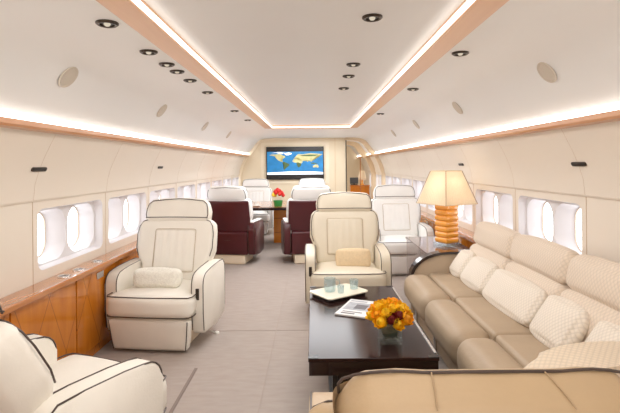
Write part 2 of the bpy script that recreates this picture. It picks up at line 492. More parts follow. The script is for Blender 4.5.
# bulkhead trims: surround of the screen, upright strips, door jamb, arch
t = MB()
for lo, hi in (((-1.24, 1.06), (-1.16, 1.94)), ((.34, 1.06), (.42, 1.94)), ((-1.24, 1.94), (.42, 2.0)), ((-1.24, 1.0), (.42, 1.06))):
    t.box((lo[0], YB-.012, lo[1]), (hi[0], YB, hi[1]))
trim(t, M['bulk_light'], smooth=False)
trim(MB().box((.56, YB-.01, .02), (.575, YB, 2.1)), M['bulk_trim'], smooth=False)
trim(MB().box((.825, YB-.02, 0), (.85, YB+.09, 2.11), .006), M['darkchrome'], smooth=False)
def arch(s, y, dep, wid, m, x0):
    pr = [(XW, 0), (XW, BZ1)] + SIDE[1:] + UPPER[1:] + [(x0, 2.11)]
    cx, cz = .3, 1.0
    inn = []
    for (x, z) in pr:
        inn.append((x-wid*min(1, (x-.2)/1.2), z-(wid*.8 if z > 1.7 else wid*.3 if z > 1.3 else 0)))
    b = MB(); bm = b.bm
    L = []
    for yy in (y, y+dep):
        L.append([bm.verts.new((s*x, yy, z)) for x, z in pr]); L.append([bm.verts.new((s*x, yy, z)) for x, z in inn])
    n = len(pr)
    for i in range(n-1):
        for a, c in ((0, 1), (2, 3), (1, 3), (0, 2)):
            bm.faces.new((L[a][i], L[a][i+1], L[c][i+1], L[c][i]))
    return trim(b, m, recalc=True, ang=30)
arch(1, YB-.05, .12, .08, M['bulk_trim'], .84)
arch(1, 12.6, .12, .12, M['bulk_trim'], .84)
arch(-1, YB-.06, .06, .05, M['bulk_light'], .3)
trim(MB().box((1.31, 12.3, 0), (1.33, 12.38, 1.66)), M['ledgewood'], smooth=False)

# carpet seams and the slot by the near chair
t = MB(); t.box((-.313, 2.0, 0), (-.307, 3.95, .003)); t.box((-1.2, 3.947, 0), (.6, 3.953, .003)); t.box((-.313, 3.95, 0), (-.307, 8, .003))
trim(t, mat('carpet_seam', (170, 156, 147), .95), smooth=False)
trim(MB().box((-.835, 1.4, 0), (-.815, 3.22, .006)), mat('track_cover', (134, 120, 112), .7), smooth=False)

# ------------------------------------------------------------------ ceiling fittings
def slope_at(x):
    for (x1, z1), (x2, z2) in zip(UPPER, UPPER[1:]):
        if x2 <= x <= x1:
            t = (x-x1)/(x2-x1); return z1+t*(z2-z1), Vector(((z1-z2), 0, -(x1-x2))).normalized()
def frame_to(nrm, loc):
    return Matrix.Translation(loc) @ Vector((0,0,-1)).rotation_difference(nrm).to_matrix().to_4x4()
def downlight(loc, nrm, label, group, r=.05):
    o = thing('downlight', label, 'ceiling light', loc, 0, group)
    R = Vector((0,0,-1)).rotation_difference(nrm).to_matrix().to_4x4()
    MB().lathe([(r*.62, .004), (r*.66, -.010), (r*.85, -.012), (r, -.006), (r, .004)], mtx=R).build('bezel', M['darkchrome'], o)
    MB().lathe([(r*.60, .003), (r*.60, -.004)], mtx=R).build('cup', M['black'], o)
    MB().lathe([(.001, -.016), (r*.2, -.015), (r*.3, -.008), (r*.3, -.004)], mtx=R, seg=14).build('bulb', M['bulb'], o)
for s, nm, Ys in ((-1, 'left', (2.06, 2.58, 2.90, 3.12, 3.45, 4.02, 5.4, 6.5)), (1, 'right', (2.68, 3.95, 5.85))):
    for i, y in enumerate(Ys):
        z, n = slope_at(.91)
        which = 'farthest' if i == len(Ys)-1 else ordinal(i)
        downlight((s*.91, y, z), Vector((s*n.x, 0, n.z)), '%s chrome downlight along the %s ceiling slope' % (which, nm), 'downlights in the %s ceiling slope' % nm)
for i, (x, y) in enumerate(((.32, 2.18), (.32, 3.2), (.32, 3.62), (.32, 4.2))):
    downlight((x, y, 2.165), Vector((0,0,-1)), '%s round downlight in the flat centre ceiling' % ('farthest' if i == 3 else ordinal(i)), 'downlights in the flat ceiling')
for s, nm in ((-1, 'left'), (1, 'right')):
    for i, y in enumerate((2.57, 4.16, 5.83, 7.46)):
        z, n = slope_at(1.37)
        R = Vector((0,0,-1)).rotation_difference(Vector((s*n.x, 0, n.z))).to_matrix().to_4x4()
        o = MB().lathe([(.055, .003), (.058, -.004), (.068, -.005), (.071, .003)], mtx=R).lathe([(.057, .001), (.056, -.003)], mtx=R).build('speaker_grille', M['grille'])
        o.location = (s*(1.37-.005), y, z-.005)
        tag(o, '%s round beige speaker grille on the %s upper panel' % ('farthest' if i == 3 else ordinal(i), nm), 'speaker', 'speaker grilles on the %s upper panel' % nm)
    for i, y in enumerate((2.87, 5.15)):
        R = Matrix.Rotation(s*math.radians(-18), 4, 'Y')
        o = thing('air_vent', '%s dark oval air slot on the %s sidewall above the windows' % (('nearest', 'farther')[i], nm), 'vent', (s*1.722, y, 1.44), 0)
        MB().prism(rrect(.078, .014, .0139), 0, -.006, .006, mtx=R).build('rim', M['darkchrome'], o, recalc=True)
        MB().prism(rrect(.07, .008, .0079), 0, -.008, .008, mtx=R).build('slot', M['black'], o, recalc=True)

# ------------------------------------------------------------------ side cabinets and ledges
def cabinet(s, y0, y1, label, group):
    o = thing('side_cabinet', label, 'cabinet', (s*1.70, (y0+y1)/2, 0), 0, group)
    L = (y1-y0)/2-.002
    b = MB(); b.box((-.02 if s > 0 else -.08, -L, .05), (.08 if s > 0 else .02, L, .66)); b.box((-.02, -L, 0), (.02, L, .05))
    b.build('body', M['cabwood'], o, smooth=False)
    for q in (-1, 1):
        xa, xb = sorted((-s*.02, -s*.036))
        ya, yb = sorted((q*.006, q*(L-.006)))
        d = MB().box((xa, ya, .07), (xb, yb, .645), .003).build('door', M['cabwood'], o, smooth=False)
        yc = -.35 if q < 0 else .0
        xa, xb = sorted((-s*.036, -s*.043))
        if q > 0: continue
        h = MB(); h.box((xa, yc-.055, .575), (xb, yc+.055, .625), .003)
        h.build('handle', M['chrome'], d, smooth=False)
for k, y in enumerate((.4, 1.8, 3.2, 4.6)):
    cabinet(-1, y, y+1.4, ['glossy orange wood cabinet under the left ledge, nearest the camera at the frame edge',
        'glossy orange wood cabinet with slanted inlay under the left ledge, beside the near left armchair',
        'glossy orange wood cabinet with slanted inlay under the left ledge, beside the facing white armchair',
        'glossy orange wood cabinet under the left ledge, behind the white armchair'][k], 'cabinets under the left ledge')
for k, y in enumerate((4.32, 5.32, 6.32)):
    cabinet(1, y, y+1, ['orange wood cabinet under the right ledge, behind the lamp table',
        'orange wood cabinet under the right ledge, between lamp and white chair',
        'orange wood cabinet under the right ledge, beside the far white chair'][k], 'cabinets under the right ledge')
for s, nm, ya in ((-1, 'left', .6), (1, 'right', 1.9)):
    o = MB().box((min(s*1.615, s*1.783), ya, .662), (max(s*1.615, s*1.783), 10.8, .70), .008).build('ledge', M['ledgewood'], smooth=False)
    tag(o, 'long glossy wooden ledge running under the %s windows' % nm, 'ledge')
for i, y in enumerate((3.1, 3.3, 3.58)):
    o = thing('cup_holder', 'small %s metal cup holder set in the left ledge, %s' % ('round', ('nearest', 'middle one', 'farthest')[i]), 'cup holder', (-1.70, y, .70), 0, 'cup holders in the left ledge')
    MB().lathe([(.03, 0), (.032, .006), (.042, .006), (.044, 0)], seg=20).build('ring', M['chrome'], o)
    MB().lathe([(.031, .0005), (.031, .002)], seg=20).build('well', M['darkchrome'], o)

# ------------------------------------------------------------------ club chairs
def arm_profile():
    p = [(.24, .15), (.265, .2), (.27, .5), (.255, .585), (.21, .62), (.1, .622), (-.08, .615), (-.18, .605)]
    for k in range(1, 6):
        a = math.radians(90-90*k/5); p.append((-.20-.09*math.cos(a), .51+.092*math.sin(a)))
    p += [(-.29, .3), (-.275, .16), (-.25, .13), (.0, .12)]
    return p
def club_chair(name, label, group, loc, rz, leather, recline=14, burgundy=False, ctrl=1, rear=False, bw=1, bh=1, ao=0):
    o = thing(name, label, 'armchair', loc, rz, group)
    Lm = M[leather]; P = M['piping']; A = M['burgundy'] if burgundy else Lm
    MB().cushion((0, .0, .07), (.25, .22, .07), .02).build('base', M['bulk_light'], o)
    # leg rest, a flat padded panel in front
    MB().cushion((0, -.345, .148), (.315, .04, .122), .025, .008,
                 fn=lambda p: (p.x*(1+.10*(p.z)/.12*.5), p.y-(p.z*.15), p.z)).build('leg_rest', Lm, o)
    for q in (-1, 1):
        MB().tube([(q*.29, -.372, .035), (q*.302, -.383, .12), (q*.315, -.398, .262)], .0038).build('leg_rest_piping', P, o)
    # seat cushion: wider in front of the arms
    def seatfn(p):
        w = 1 if p.y > .0 else 1+.16*min(1, max(0, (-.10-p.y)/.05))
        fr = max(0, (-p.y-.1)/.2)
        return (p.x*w, p.y-.02*fr*(1-(p.x/.31)**2), p.z+(.012 if p.z > 0 else 0)*(1-(p.x/.31)**2))
    MB().cushion((0, -.11, .365), (.298, .30, .085), .05, .012, fn=seatfn, n=8).build('seat', Lm, o)
    t = MB()
    def edge(z, y, inset=0):
        return [(-.343+inset, -.27, z), (-.345+inset, -.36, z)] + [(x*.325, y-.022*(1-x*x), z) for x in (-1, -.75, -.5, -.25, 0, .25, .5, .75, 1)] + [(.345-inset, -.36, z), (.343-inset, -.27, z)]
    t.tube(edge(.446, -.398), .0042); t.tube(edge(.294, -.397), .0045)
    t.build('seat_piping', P, o)
    for q in (-1, 1):
        pr = arm_profile()
        a = MB().prism(pr, 0, q*.305+ao*q if q > 0 else -.41-ao, q*.41+ao*q if q > 0 else -.305-ao, .018)
        ar = a.build('arm', A, o, ang=50)
        if burgundy:
            MB().cushion((q*.345, -.02, .617), (.042, .24, .012), .011).build('arm_pad', Lm, ar)
            MB().cushion((q*.300, -.02, .53), (.006, .25, .085), .005).build('arm_lining', Lm, ar)
        t = MB()
        for xx in (q*(.404+ao), q*(.311+ao)):
            t.tube([(xx, y_, z_) for (y_, z_) in pr[1:-2]], .0038)
        t.build('arm_piping', P, ar)
        if q == ctrl:
            MB().box((q*.358-.014, -.296, .40), (q*.358+.014, -.285, .49), .003).build('control_panel', M['darkchrome'], ar, smooth=False)
    # backrest
    T = Matrix.Translation((0, .13, .42)) @ Matrix.Rotation(-math.radians(recline), 4, 'X') @ Matrix.Diagonal((bw, 1, bh, 1))
    def backfn(p):
        w = p.z+.28
        k = .845+.155*min(1, max(0, (w-.17)/.09))
        if w > .47: k *= 1-.10*((w-.47)/.09)**2
        x = p.x*k
        return (x, p.y-.035*(abs(x)/.35)**2.2, p.z)
    MB().cushion((0, 0, .28), (.352, .07, .28), .05, .01, fn=backfn, n=8, mtx=T).build('backrest', Lm, o)
    def bx(x, dy=0): return -.072-.035*(abs(x)/.35)**2.2+dy
    pts = [(-.325, .23), (-.345, .30), (-.347, .42), (-.335, .49), (-.305, .535), (-.26, .552), (-.13, .56), (0, .563)]
    pts = pts + [(-x, w) for x, w in reversed(pts[:-1])]
    t = MB(); t.tube([(x, bx(x)+.012, w) for x, w in pts], .0038, mtx=T); t.build('back_piping', P, o)
    # central pad with vertical tufts
    pad = MB()
    pad.cushion((0, -.073, .28), (.185, .02, .185), .018, .01, n=22, mtx=T,
                fn=lambda p: (p.x, p.y+(.005*abs(math.cos(p.x/.185*PI*2.5)) if p.y < 0 else 0), p.z))
    pd = pad.build('back_pad', Lm, o)
    t = MB(); t.tube([(x, -.09, w+.28) for x, w in rrect(.185, .185, .02, 4)], .0025, 5, True, mtx=T); t.build('pad_seam', M['seam'], pd)
    # headrest
    def hfn(p):
        k = 1-.10*max(0, p.z/.098)
        x = p.x*k
        dip = .006*math.exp(-((abs(x)-.13)/.03)**2) if rear and p.z > 0 else 0
        return (x, p.y-.03*(abs(x)/.3)**2, p.z-dip-(.055*max(0, (abs(x)-.17)/.11)**2 if rear and p.z > 0 else 0)+(.018*(1-(x/.3)**2) if p.z > 0 else 0))
    hd = MB().cushion((0, -.01, .630), (.288, .062, .098), .035, .010, fn=hfn, n=8, mtx=T).build('headrest', Lm, o)
    hp = [(-.277, .566), (-.286, .60), (-.281, .65), (-.268, .695), (-.235, .722), (-.12, .738), (0, .746)]
    hp = hp + [(-x, w) for x, w in reversed(hp[:-1])]
    if rear: hp = [(-.284, .60), (-.286, .645), (-.278, .675), (-.255, .702), (-.225, .722), (-.19, .737), (-.15, .741), (-.13, .740), (-.10, .745), (0, .752), (.10, .745), (.13, .740), (.15, .741), (.19, .737), (.225, .722), (.255, .702), (.278, .675), (.286, .645), (.284, .60)]
    t = MB(); t.tube([(x, (-.050 if rear else -.072)-.03*(abs(x)/.3)**2, w-(-.003 if rear else .006)) for x, w in hp], .0040, mtx=T)
    t.tube([(x, -.074-.03*(abs(x)/.3)**2-.006*(1-(x/.285)**2), .566+.006*(1-(x/.28)**2)) for x in [-.285+.057*k for k in range(11)]], .0038, mtx=T)
    if burgundy: t.tube([(x, .038-.03*(abs(x)/.3)**2, w) for x, w in hp], .005, mtx=T)
    t.build('headrest_piping', P, hd)
    if burgundy:
        sh = MB(); sh.cushion((0, .085, .265), (.335, .018, .285), .017, .004, n=6, mtx=T, fn=lambda p: (p.x, p.y-.035*(abs(p.x)/.35)**2.2, p.z))
        sh.cushion((0, .205, .31), (.30, .06, .17), .03, 0, fn=lambda p: (p.x, p.y+.1*(p.z), p.z))
        sh.build('back_shell', M['burgundy'], o)
        MB().tube([(-.3, .26, .36), (0, .268, .36), (.3, .26, .36)], .004).build('shell_seam', M['piping'], o)
    if rear:
        def topz(x, y): return .728+.012*(1-(x/.288)**2)*(1-(y/.062)**2)+.018*(1-(x/.3)**2)
        for x0, x1 in ((.115, .12), (-.095, -.12)):
            pts = [(x0+(x1-x0)*k/6, -.038+.09*k/6-.01-.03*(x0/.3)**2, topz(x0, -.038+.09*k/6)-.002) for k in range(7)]
            MB().tube(pts, .0022, 6, mtx=T).build('headrest_seam', M['seam_dark'], hd)
    return o

R = math.radians
club_chair('club_chair', 'white leather armchair facing the camera beside the left cabinets, fluffy bolster on it', None, (-1.215, 3.85, 0), R(-6), 'white_leather', ctrl=1)
club_chair('club_chair', 'cream leather armchair tinted for warm light, facing the camera behind the coffee table', None, (.35, 4.53, 0), 0, 'warm_lit_leather', ctrl=-1)
club_chair('club_chair', 'white leather armchair partly cut off at the lower left, turned toward the aisle', None, (-1.15, 1.93, 0), R(180-25), 'white_leather', recline=29, ctrl=0)
club_chair('club_chair', 'cream leather armchair with shade in its colour, seen from behind, reclined, at the bottom right in front', None, (.45, 1.46, 0), R(180), 'shaded_leather', recline=31, rear=True, ctrl=0, bw=1.28, bh=.79, ao=.035)
club_chair('club_chair', 'bright white leather armchair near the right windows, behind the amber lamp', None, (1.19, 6.18, 0), R(3), 'cool_lit_leather', ctrl=0)
club_chair('club_chair', 'burgundy backed cream armchair on the left side of the dining table, back turned', None, (-1.20, 6.85, 0), R(180-8), 'cool_lit_leather', burgundy=True, ctrl=0)
club_chair('club_chair', 'burgundy backed cream armchair right of the aisle gap, behind the warm tinted armchair', None, (-.04, 6.85, 0), R(180+8), 'cool_lit_leather', burgundy=True, ctrl=0)
club_chair('club_chair', 'cream armchair at the far left end of the dining table, facing the camera', None, (-1.24, 9.68, 0), 0, 'cool_lit_leather', ctrl=0)
club_chair('club_chair', 'cream armchair under the wall screen at the far right of the dining table', None, (0.0, 9.68, 0), 0, 'cool_lit_leather', ctrl=0)

# pillows on chairs
def pillow(name, label, cat, loc, rot, h, m, bulge=.03, r=.03, group=None):
    b = MB().cushion((0,0,0), h, r, bulge, n=6)
    o = b.build(name, m); o.location = loc; o.rotation_euler = rot
    return tag(o, label, cat, group)
pillow('bolster_cushion', 'fluffy cream bolster cushion lying on the white armchair seat', 'cushion', (-1.255, 3.69, .535), (R(-10), 0, R(-6)), (.19, .06, .075), M['pillow_fur'], .012, .04)
pillow('throw_pillow', 'beige linen pillow propped on the warm tinted armchair', 'cushion', (.41, 4.40, .535), (R(-16), 0, R(0)), (.16, .04, .085), M['pillow_linen'], .014, .022)

# ------------------------------------------------------------------ sofa along the right wall
sofa = thing('sofa', 'long beige leather sofa with quilted back along the right windows', 'sofa', (1.2, 3.1, 0))
def S(b): 
    return b
so = Vector((1.2, 3.1, 0)); TS = Matrix.Translation(-so)
bnd = [4.14, 3.38, 2.64, 1.98]
MB().box((.95, 2.0, .03), (1.58, 4.14, .24), .01, mtx=TS).build('base', M['sofa_leather'], sofa, smooth=False)
for a, b_ in zip(bnd, bnd[1:]):
    yc, hy = (a+b_)/2, abs(a-b_)/2-.002
    MB().cushion((.965, yc, .335), (.125, hy, .115), .085, .012, mtx=TS, n=6).build('seat_roll', M['sofa_leather'], sofa)
    MB().cushion((1.27, yc, .36), (.19, hy, .09), .025, .012, mtx=TS, n=6).build('seat_cushion', M['sofa_leather'], sofa)
    lean = lambda p: (p.x+.22*p.z, p.y, p.z)
    MB().cushion((1.50, yc, .575), (.075, hy-.003, .145), .045, .018, fn=lean, mtx=TS, n=6).build('back_cushion', M['quilt_back'], sofa)
    MB().cushion((1.55, yc, .822), (.058, hy-.003, .095), .05, .02, fn=lean, mtx=TS, n=6).build('head_cushion', M['quilt_back'], sofa)
arc = [(.93, .40)] + [(.93+.33*(1-math.cos(R(90*k/8))), .40+.225*math.sin(R(90*k/8))) for k in range(1, 9)] + [(1.58, .63)]
MB().prism([(.93, .06)] + arc + [(1.58, .06)], 1, 4.145, 4.225, .008, mtx=TS).build('arm', M['sofa_leather'], sofa, ang=50)
band = [(x-.012*max(0, 1-(x-.93)/.3), z+.012) for x, z in arc]
b = MB(); bm = b.bm
band_in = [(x+.004, z-.008) for x, z in arc]; band_out = [(x-.016*max(0, 1-(x-.93)/.33), z+.014) for x, z in arc]
b.prism(band_out + list(reversed(band_in)), 1, 4.135, 4.235, 0, mtx=TS)
b.build('arm_trim', M['darkedge'], sofa, recalc=True, ang=50)
narc = [(.90, .50)] + [(.90+.38*(1-math.cos(R(90*k/8))), .50+.165*math.sin(R(90*k/8))) for k in range(1, 9)] + [(1.58, .67)]
MB().prism([(.90, .06)] + narc + [(1.58, .06)], 1, 1.74, 1.975, .04, mtx=TS).build('arm', M['quilt_arm'], sofa, ang=60)
for y in (4.0, 3.38, 2.64, 2.05):
    MB().tube([(.93, y, .0), (.93, y, .24)], .014, 10, mtx=TS).build('leg', M['chrome'], sofa)
# back pillows, leaning on the sofa back
for i, (yc, hy, x, z, h, ry, rz, lb) in enumerate((
    (3.99, .135, 1.35, .56, .115, -36, 4, 'farthest small quilted cream pillow on the sofa, against the dark trimmed arm'),
    (3.61, .22, 1.355, .56, .118, -36, 3, 'second quilted cream pillow from the far end of the sofa'),
    (3.03, .335, 1.365, .56, .12, -34, 2, 'largest quilted cream pillow at the middle of the sofa'),
    (2.47, .185, 1.37, .565, .125, -34, 1, 'upright quilted cream pillow, second nearest on the sofa'),
    (2.10, .14, 1.40, .57, .115, -34, -3, 'nearest quilted cream pillow on the sofa, by the quilted near arm'))):
    o = MB().cushion((0,0,0), (.042, hy-.014, h), .03, .022, n=6).build('sofa_pillow', M['quilt'])
    o.location = (x, yc, z); o.rotation_euler = (0, R(-ry), R(rz)); tag(o, lb, 'pillow', 'quilted pillows on the sofa')

# ------------------------------------------------------------------ coffee table and what stands on it
ct = thing('coffee_table', 'low glossy dark brown coffee table between the sofa and aisle', 'coffee table', (.33, 2.86, 0))
X0, X1, Ya, Yb = -.322, .322, -.655, .655
MB().box((X0, Ya, .482), (X1, Yb, .50), .003).build('table_top', M['darkgloss'], ct, smooth=False)
b = MB(); b.box((X0+.004, Ya+.004, .415), (X1-.004, Ya+.03, .481)); b.box((X0+.004, Yb-.03, .415), (X1-.004, Yb-.004, .481))
b.box((X0+.004, Ya+.03, .415), (X0+.03, Yb-.03, .481)); b.box((X1-.03, Ya+.03, .415), (X1-.004, Yb-.03, .481))
b.build('apron', M['darkedge'], ct, smooth=False)
b = MB(); b.box((-.17, -.50, 0), (.25, .48, .415), .006); b.build('pedestal', M['darkedge'], ct, smooth=False)
MB().box((-.20, -.53, 0), (.28, .51, .03), .004).build('plinth', M['black'], ct, smooth=False)
for yy in (-.56, .5):
    MB().box((-.20, yy, .0), (-.172, yy+.05, .415), .003).build('leg', M['black'], ct, smooth=False)
MB().box((X1-.012, Ya+.05, .4995), (X1, Yb-.05, .5035)).build('edge_strip', M['chrome'], ct, smooth=False)
for xx in (X0, X1-.05):
    for yy in (Ya, Yb-.03):
        MB().box((xx, yy, .497), (xx+.05, yy+.03, .5025), .001).build('corner_plate', M['black'], ct, smooth=False)
ZT = .5005
# tray
tr = thing('serving_tray', 'cream topped serving tray with dark rim on the coffee table', 'tray', (.22, 3.28, ZT), R(35))
MB().prism(rrect(.165, .115, .02, 4), 2, 0, .026, .004).build('tray_base', M['darkedge'], tr, smooth=False)
MB().prism(rrect(.182, .132, .03, 4), 2, .022, .032, .003).build('tray_top', M['tray'], tr, smooth=False)
ZQ = ZT+.0325
pt = thing('glass_pitcher', 'clear bluish glass pitcher on the left of the tray', 'pitcher', (.155, 3.27, ZQ))
MB().lathe([(.001, .001), (.038, .001), (.043, .02), (.044, .06), (.040, .085), (.044, .095), (.041, .095), (.037, .085), (.041, .06), (.040, .02), (.035, .006), (.001, .005)], seg=20, cap=False).build('body', M['clear'], pt)
MB().tube([(.042, 0, .082), (.068, 0, .078), (.072, 0, .05), (.06, 0, .03), (.043, 0, .028)], .005).build('handle', M['clear'], pt)
for nm, lb, x, y, r, h in (('drinking_glass', 'small clear tumbler beside the pitcher on the tray', .232, 3.22, .026, .055), ('drinking_glass', 'clear tumbler at the right end of the tray', .335, 3.33, .034, .068)):
    o = MB().lathe([(.001, .001), (r*.85, .001), (r, h), (r*.92, h), (r*.78, .008), (.001, .007)], seg=20, cap=False).build(nm, M['clear'])
    o.location = (x, y, ZQ); tag(o, lb, 'glass')
# magazine
mg = thing('magazine', 'thin grey covered magazine lying beside the flowers on the coffee table', 'magazine', (.325, 2.96, ZT), R(-23))
MB().box((-.10, -.165, 0), (.10, .165, .008), .001).build('pages', M['paper'], mg, smooth=False)
MB().box((-.10, -.166, .008), (.101, .166, .0095)).build('cover', M['paper'], mg, smooth=False)
b = MB(); b.box((-.085, -.06, .0095), (.085, .10, .0100)); b.box((-.085, .115, .0095), (.03, .145, .0100)); b.build('cover_picture', M['print_grey'], mg, smooth=False)
b = MB(); b.box((-.07, -.14, .0095), (.02, -.12, .0100)); b.box((-.07, -.105, .0095), (.06, -.09, .0100)); b.box((-.02, -.03, .0100), (.06, .06, .0104)); b.build('cover_print', M['print_dark'], mg, smooth=False)

# flowers in a square glass vase
def petal_ball(b, c, r, n1=3, seed=0, up=Vector((0,0,1))):
    rnd = random.Random(seed)
    Rm = Vector((0,0,1)).rotation_difference(up).to_matrix()
    for ring in range(n1):
        el = R(85-ring*34); n = (3, 6, 8, 8)[ring]; rr = r*(.45+.22*ring)
        for k in range(n):
            az = 2*PI*k/n+ring*.5+rnd.uniform(-.2, .2)
            d = Vector((math.cos(az)*math.cos(el), math.sin(az)*math.cos(el), math.sin(el)))
            t1 = Vector((-math.sin(az), math.cos(az), 0)); t2 = d.cross(t1)
            c0 = Vector(c); vs = []
            grid = []
            for i in range(4):
                row = []
                v_ = i/3
                for j in range(4):
                    u_ = j/3*2-1
                    wdt = math.sin(PI*(.18+.70*v_))
                    p = d*(rr*(.55+.5*v_) - .12*r*u_*u_) + t1*(u_*wdt*r*.42) + t2*((v_-.5)*r*.9+rnd.uniform(-.04, .04)*r)
                    row.append(b.bm.verts.new(c0 + Rm @ p))
                grid.append(row)
            for i in range(3):
                for j in range(3):
                    b.bm.faces.new((grid[i][j], grid[i][j+1], grid[i+1][j+1], grid[i+1][j]))
    res = bmesh.ops.create_icosphere(b.bm, subdivisions=2, radius=r*.62)
    for v in res['verts']: v.co = Vector(c)+v.co*1.0
    return b
fl = thing('flower_vase', 'orange and maroon flowers in a square glass vase on the coffee table', 'flowers', (.445, 2.42, ZT), R(4))
b = MB(); b.holes([(p[0], p[1]) for p in rrect(.056, .056, .008, 2)], [], lambda a, c: (a, c, .001))
b.loft([[(x, y, z) for x, y in rrect(.056, .056, .008, 2)] for z in (.001, .105)] + [[(x, y, z) for x, y in rrect(.050, .050, .006, 2)] for z in (.105, .018)])
b.holes(rrect(.050, .050, .006, 2), [], lambda a, c: (a, c, .018))
b.build('vase', M['vaseglass'], fl, ang=30)
b = MB()
for k in range(16):
    x, y = random.uniform(-.035, .035), random.uniform(-.035, .035)
    b.tube([(x, y, .022), (x*.6, y*.6, .08), (x*1.6, y*1.6, .15)], .004, 5)
for k in range(34):
    a = random.uniform(0, 2*PI); z = random.uniform(.03, .10); d = Vector((math.cos(a), math.sin(a), 0)); s_ = Vector((-d.y, d.x, 0))
    p = d*random.uniform(.0, .02)+Vector((0,0,z)); e = p+d*.024+Vector((0,0,random.uniform(-.01, .02)))
    b.quad(p-s_*.004, (p+e)/2-s_*.018, e, (p+e)/2+s_*.018)
b.cushion((0, 0, .066), (.040, .040, .038), .02, .004, n=2)
b.build('leaves', M['leaf'], fl, ang=30)
heads = []
ga = PI*(3-5**.5)
for k in range(24):
    f = (k+.5)/24; th = ga*k; el = 1-f*1.08
    rad = math.sqrt(max(0, 1-el*el)); heads.append((rad*math.cos(th), rad*math.sin(th), el))
for k, (x, y, z) in enumerate(heads):
    pos = Vector((x*.092, y*.092, .124+z*.066)); rr = random.uniform(.040, .050)
    dark = k in (6, 10, 15, 19, 22) 
    b = petal_ball(MB(), pos, rr*.9 if dark else rr, 3, k, Vector((x, y, z+.3)).normalized())
    b.build('blossom', M['maroon'] if dark else (M['petal'] if k % 3 else M['petal2']), fl, ang=180)

# ------------------------------------------------------------------ end table and lamp
et = thing('end_table', 'low glossy grey brown end table behind the sofa arm, holding the lamp', 'side table', (1.36, 4.78, 0))
MB().box((-.25, -.48, .03), (.22, .48, .575), .004).build('body', M['tablegrey'], et, smooth=False)
MB().box((-.26, -.49, .577), (.235, .49, .60), .004).build('table_top', M['tablegrey'], et, smooth=False)
MB().box((-.22, -.45, 0), (.2, .45, .03)).build('plinth', M['black'], et, smooth=False)
MB().tube([(-.275, -.36, .40), (-.29, -.33, .43), (-.29, -.15, .43), (-.275, -.12, .40)], .008, 8).build('handle', M['chrome'], et)
lp_ = thing('table_lamp', 'amber stacked ring table lamp with pleated cream shade on the end table', 'lamp', (1.415, 4.70, .60), R(28))
MB().prism(rrect(.10, .10, .012, 3), 2, .001, .03, .004).build('foot', M['clear'], lp_, smooth=False)
b = MB()
for k in range(7):
    z = .032+k*.0566
    b.cushion((0, 0, z+.0283), (.090, .090, .030), .022, .004, n=2)
b.build('lamp_base', M['amber'], lp_)
MB().tube([(0,0,.42), (0,0,.775)], .008, 8).build('stem', M['chrome'], lp_)
def pleat_loop(w, z, n=15, amp=.009):
    out = []
    for (dx, dy, px, py) in ((1,0,-1,-1), (0,1,1,-1), (-1,0,1,1), (0,-1,-1,1)):
        nx, ny = dy, -dx
        for k in range(n*2):
            t = k/(n*2)*2*w
            a = amp if k % 2 else 0
            out.append((px*w+dx*t+nx*a, py*w+dy*t+ny*a, z))
    return out
MB().loft([pleat_loop(.212, .435), pleat_loop(.108, .775, amp=.006)]).build('lamp_shade', M['shade'], lp_, smooth=False)
b = MB()
for w, z in ((.215, .437), (.110, .774)):
    b.tube([(-w,-w,z), (w,-w,z), (w,w,z), (-w,w,z)], .005, 6, True)
b.build('shade_trim', mat('shade_trim_cream', (226, 206, 170), .7), lp_)
rib_m = mat('shade_rib_tan', (170, 140, 104), .7)
for sx in (-1, 1):
    for sy in (-1, 1):
        MB().tube([(sx*.218, sy*.218, .435), (sx*.112, sy*.112, .775)], .0035, 5).build('shade_rib', rib_m, lp_)
MB().lathe([(.001, .44), (.03, .46), (.035, .50), (.02, .54), (.001, .55)], seg=14, cap=False).build('bulb', emit_mat('lamp_bulb', (255, 225, 170), 3), lp_)

# ------------------------------------------------------------------ dining table and its things
dt = thing('dining_table', 'dark topped dining table with orange wood base between the burgundy chairs', 'table', (-.62, 8.3, 0))
MB().box((-.98, -.72, .69), (.78, .72, .735), .006).build('table_top', M['darkgloss'], dt, smooth=False)
MB().box((-.9, -.60, .735), (.60, .60, .738)).build('table_inlay', M['ledgewood'], dt, smooth=False)
MB().box((-.10, .12, .0), (.22, .5, .69), .006).build('pedestal', M['cabwood'], dt, smooth=False)
fv = thing('flower_vase', 'red and yellow flowers in a green glass on the dining table', 'flowers', (-.59, 7.85, .7385))
MB().lathe([(.06, 0), (.07, .01), (.085, .10), (.078, .10), (.06, .012)], seg=18).build('vase', M['green'], fv)
for k in range(15):
    a = ga*k; f = k/15; z = .20+.08*(1-f*1.3); rr = .10*math.sqrt(f)
    b = petal_ball(MB(), (rr*math.cos(a), rr*math.sin(a), z), .052, 2, 50+k)
    b.build('blossom', M['yellow'] if k in (9, 12, 14, 6) else M['red'], fv, ang=180)
cp = thing('tea_cup', 'white cup on a saucer at the left of the dining table', 'cup', (-.98, 7.9, .7385))
MB().lathe([(.001, 0), (.05, 0), (.085, .012), (.082, .016), (.05, .006), (.001, .006)], seg=20, cap=False).build('saucer', M['whiteplastic'], cp)
MB().lathe([(.001, .008), (.03, .008), (.045, .04), (.05, .085), (.046, .085), (.04, .04), (.001, .016)], seg=20, cap=False).build('cup', M['whiteplastic'], cp)
MB().tube([(.046, 0, .075), (.07, 0, .07), (.07, 0, .04), (.044, 0, .035)], .005).build('handle', M['whiteplastic'], cp)

